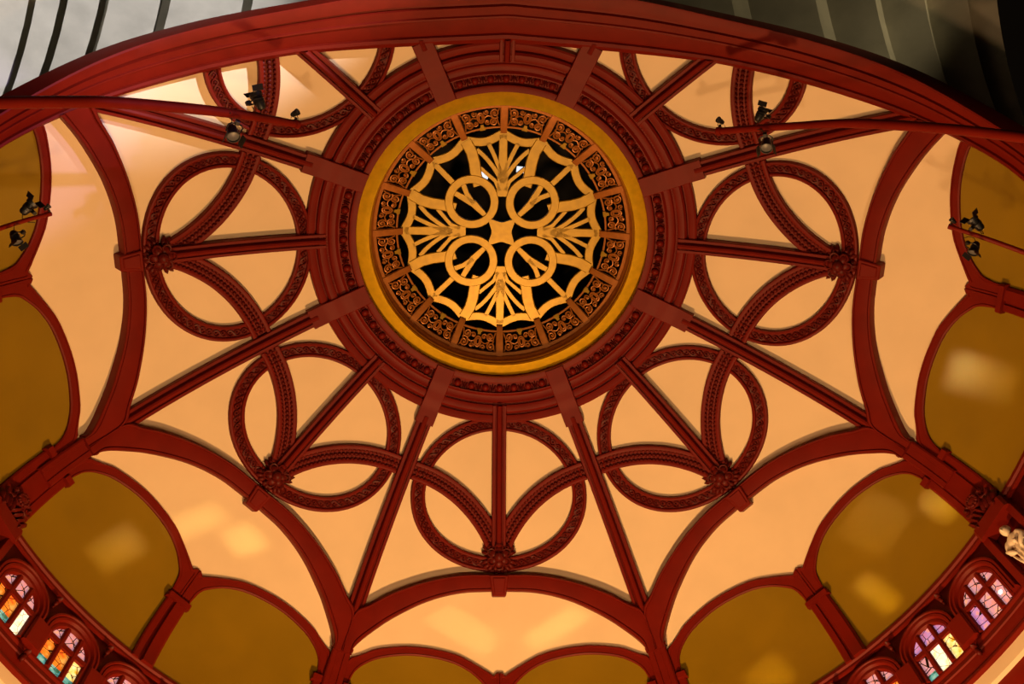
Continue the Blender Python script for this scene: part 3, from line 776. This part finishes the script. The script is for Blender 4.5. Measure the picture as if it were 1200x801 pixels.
# ------------------------------------------------------------------ lighting pipes and spotlights
def pipe(pts, radpx, label, group=None):
    P = [ray(u, v, z) for u, v, z in pts]
    C = cat_rom([list(p) for p in P], 6); n = len(C)
    dep = [float((CM @ (np.array(c) / S - CPOS))[2]) for c in C]
    rr = [float(np.interp(i / (n - 1), np.linspace(0, 1, len(radpx)), radpx)) * d / CF * S for i, d in enumerate(dep)]
    base = Vector(C[-1])
    root = empty('lighting_pipe', base)
    bm = bmesh.new(); tube(bm, [Vector(c) for c in C], rr, 14); link_mesh('tube', bm, 'red', root, 40, base)
    bm = bmesh.new(); d = (Vector(C[-1]) - Vector(C[-2])).normalized(); tube(bm, [Vector(C[-1]) - d * .06, Vector(C[-1]) + d * .02], rr[-1] * 1.25, 12); link_mesh('end_cap', bm, 'red', root, 40, base)
    if group == 'thick lighting pipes': pass
    tag(root, label, 'pipe', group); return root
p1 = pipe([(-150, 132, 4.0), (-60, 123, 4.3), (0, 120.5, 4.5), (67, 119.6, 4.75), (135, 120.3, 5.0), (236, 128.5, 5.45), (300, 137, 5.75), (348, 145.5, 6.0)], [9, 7.6, 7.4, 7.0, 5.6, 4.2], 'thick curved red lighting pipe crossing the arch below the pale lit slats')
p2 = pipe([(1330, 186, 4.2), (1260, 172, 4.4), (1200, 161.5, 4.6), (1110, 151, 4.95), (1005, 144.6, 5.35), (930, 147.5, 5.65), (842, 153.5, 6.0)], [8, 6.8, 6.4, 6.0, 4.6, 4.0], 'thick curved red lighting pipe crossing the arch below the dark slats')
p3 = pipe([(-110, 303, 4.5), (-50, 285, 4.7), (0, 267.5, 4.9), (30, 258, 5.0), (58, 250.5, 5.1)], [3.2, 2.9, 2.4], 'short thin red lighting pipe before a mustard panel on the pale slats side', 'thin lighting pipes')
p4 = pipe([(1330, 348, 4.5), (1260, 319, 4.7), (1200, 295.5, 4.9), (1150, 277.5, 5.0), (1113, 265.5, 5.1)], [3.4, 3.0, 2.5], 'short thin red lighting pipe before a mustard panel on the dark slats side', 'thin lighting pipes')
def spot_fix(at, d, aim, size, label, group=None, extra=True, rp=4.5):
    """theatre lantern clamped to a pipe: at = (u, v, z) of the pipe, d = world direction from pipe to lantern"""
    d = Vector(d).normalized(); q = ray(*at); dep = (CM @ (np.array(q) / S - CPOS))[2]
    p = q + d * (size * .97 + rp * dep / CF) * S; root = empty('spotlight', p); hang = -d
    a = Vector(aim).normalized(); h = Vector(hang).normalized(); x = a.cross(h).normalized(); h = x.cross(a)
    m = Matrix.Identity(4)
    for i in range(3): m[i][0], m[i][1], m[i][2] = x[i], h[i], a[i]
    k = size * S
    def prof(pr, n=14):
        bm = bmesh.new(); bgrid(bm, [[m @ Vector((r * math.cos(2 * math.pi * j / n), r * math.sin(2 * math.pi * j / n), zz_)) * k for r, zz_ in pr] for j in range(n)], closed=True); return bm
    link_mesh('housing', prof([(.001, -.62), (.2, -.6), (.3, -.45), (.32, -.2), (.36, -.18), (.36, .25), (.42, .28), (.44, .5), (.38, .5), (.36, .4)]), 'black', root, 30)
    link_mesh('lens', prof([(.37, .38), (.25, .42), (.001, .44)]), 'lens', root, 60)
    bm = bmesh.new(); tube(bm, [m @ Vector(v) * k for v in ((-.42, 0, 0), (-.46, .5, 0), (-.3, .68, 0), (.3, .68, 0), (.46, .5, 0), (.42, 0, 0))], .05 * k, 6); link_mesh('yoke', bm, 'black', root, 40)
    bm = bmesh.new(); bbox(bm, m, -.13 * k, .13 * k, .64 * k, .95 * k, -.13 * k, .13 * k, 0, .02 * k); link_mesh('clamp', bm, 'black', root, 30)
    if extra:
        for sg in (-1, 1):
            bm = bmesh.new(); bbox(bm, m @ tr(sg * .44 * k, 0, .5 * k) @ Matrix.Rotation(sg * .5, 4, 'Y'), -.015 * k, .015 * k, -.4 * k, .4 * k, 0, .4 * k); link_mesh('barn_door', bm, 'black', root, 30)
    bm = bmesh.new(); tube(bm, [m @ Vector(v) * k for v in ((0, .1, -.6), (.1, .35, -.85), (.25, .75, -.75), (.5, 1.0, -.45))], .03 * k, 5); link_mesh('cable', bm, 'black', root, 40)
    tag(root, label, 'spotlight', group)
PS, DS = ' beside the pale slats', ' beside the dark slats'
spot_fix((275, 133.8, 5.63), (-.05, .8, -.5), (.25, .5, -.85), .085, 'black spotlight with glinting lens slung under the pipe' + PS)
spot_fix((300, 137, 5.75), (.05, -.7, .6), (-.3, -.6, .2), .085, 'black spotlight clamped on top of the pipe' + PS)
spot_fix((345, 145, 5.99), (0, -.7, .5), (.5, -.3, -.2), .045, 'tiny black lamp at the tip of the pipe' + PS, extra=False)
spot_fix((897, 149.5, 5.78), (0, .8, -.5), (-.2, .45, -.85), .08, 'black spotlight with glinting lens slung under the pipe' + DS)
spot_fix((893, 149.8, 5.80), (0, -.7, .6), (.35, -.6, .2), .07, 'black spotlight clamped on top of the pipe' + DS)
spot_fix((845, 153.3, 5.99), (0, -.7, .5), (-.5, -.3, -.2), .042, 'tiny black lamp at the tip of the pipe' + DS, extra=False)
for sg, side, P in ((1, 'on the pale slats side', [(27, 259, 4.99), (17, 262, 4.955), (54, 251.7, 5.086)]), (-1, 'on the dark slats side', [(1150, 277.5, 5.0), (1143, 275.2, 5.02), (1118, 267, 5.088)])):
    spot_fix(P[0], (sg * .12, -.7, .7), (sg * .5, -.5, .3), .07, 'black spotlight on top of the thin pipe ' + side, 'spotlights on the thin pipes', rp=2.6)
    spot_fix(P[1], (sg * .15, .8, -.5), (sg * .4, .6, -.5), .062, 'black spotlight hanging under the thin pipe ' + side, 'spotlights on the thin pipes', rp=2.6)
    spot_fix(P[2], (0, -.7, .5), (sg * .5, -.4, .1), .03, 'tiny black lamp at the end of the thin pipe ' + side, 'spotlights on the thin pipes', extra=False, rp=2.5)
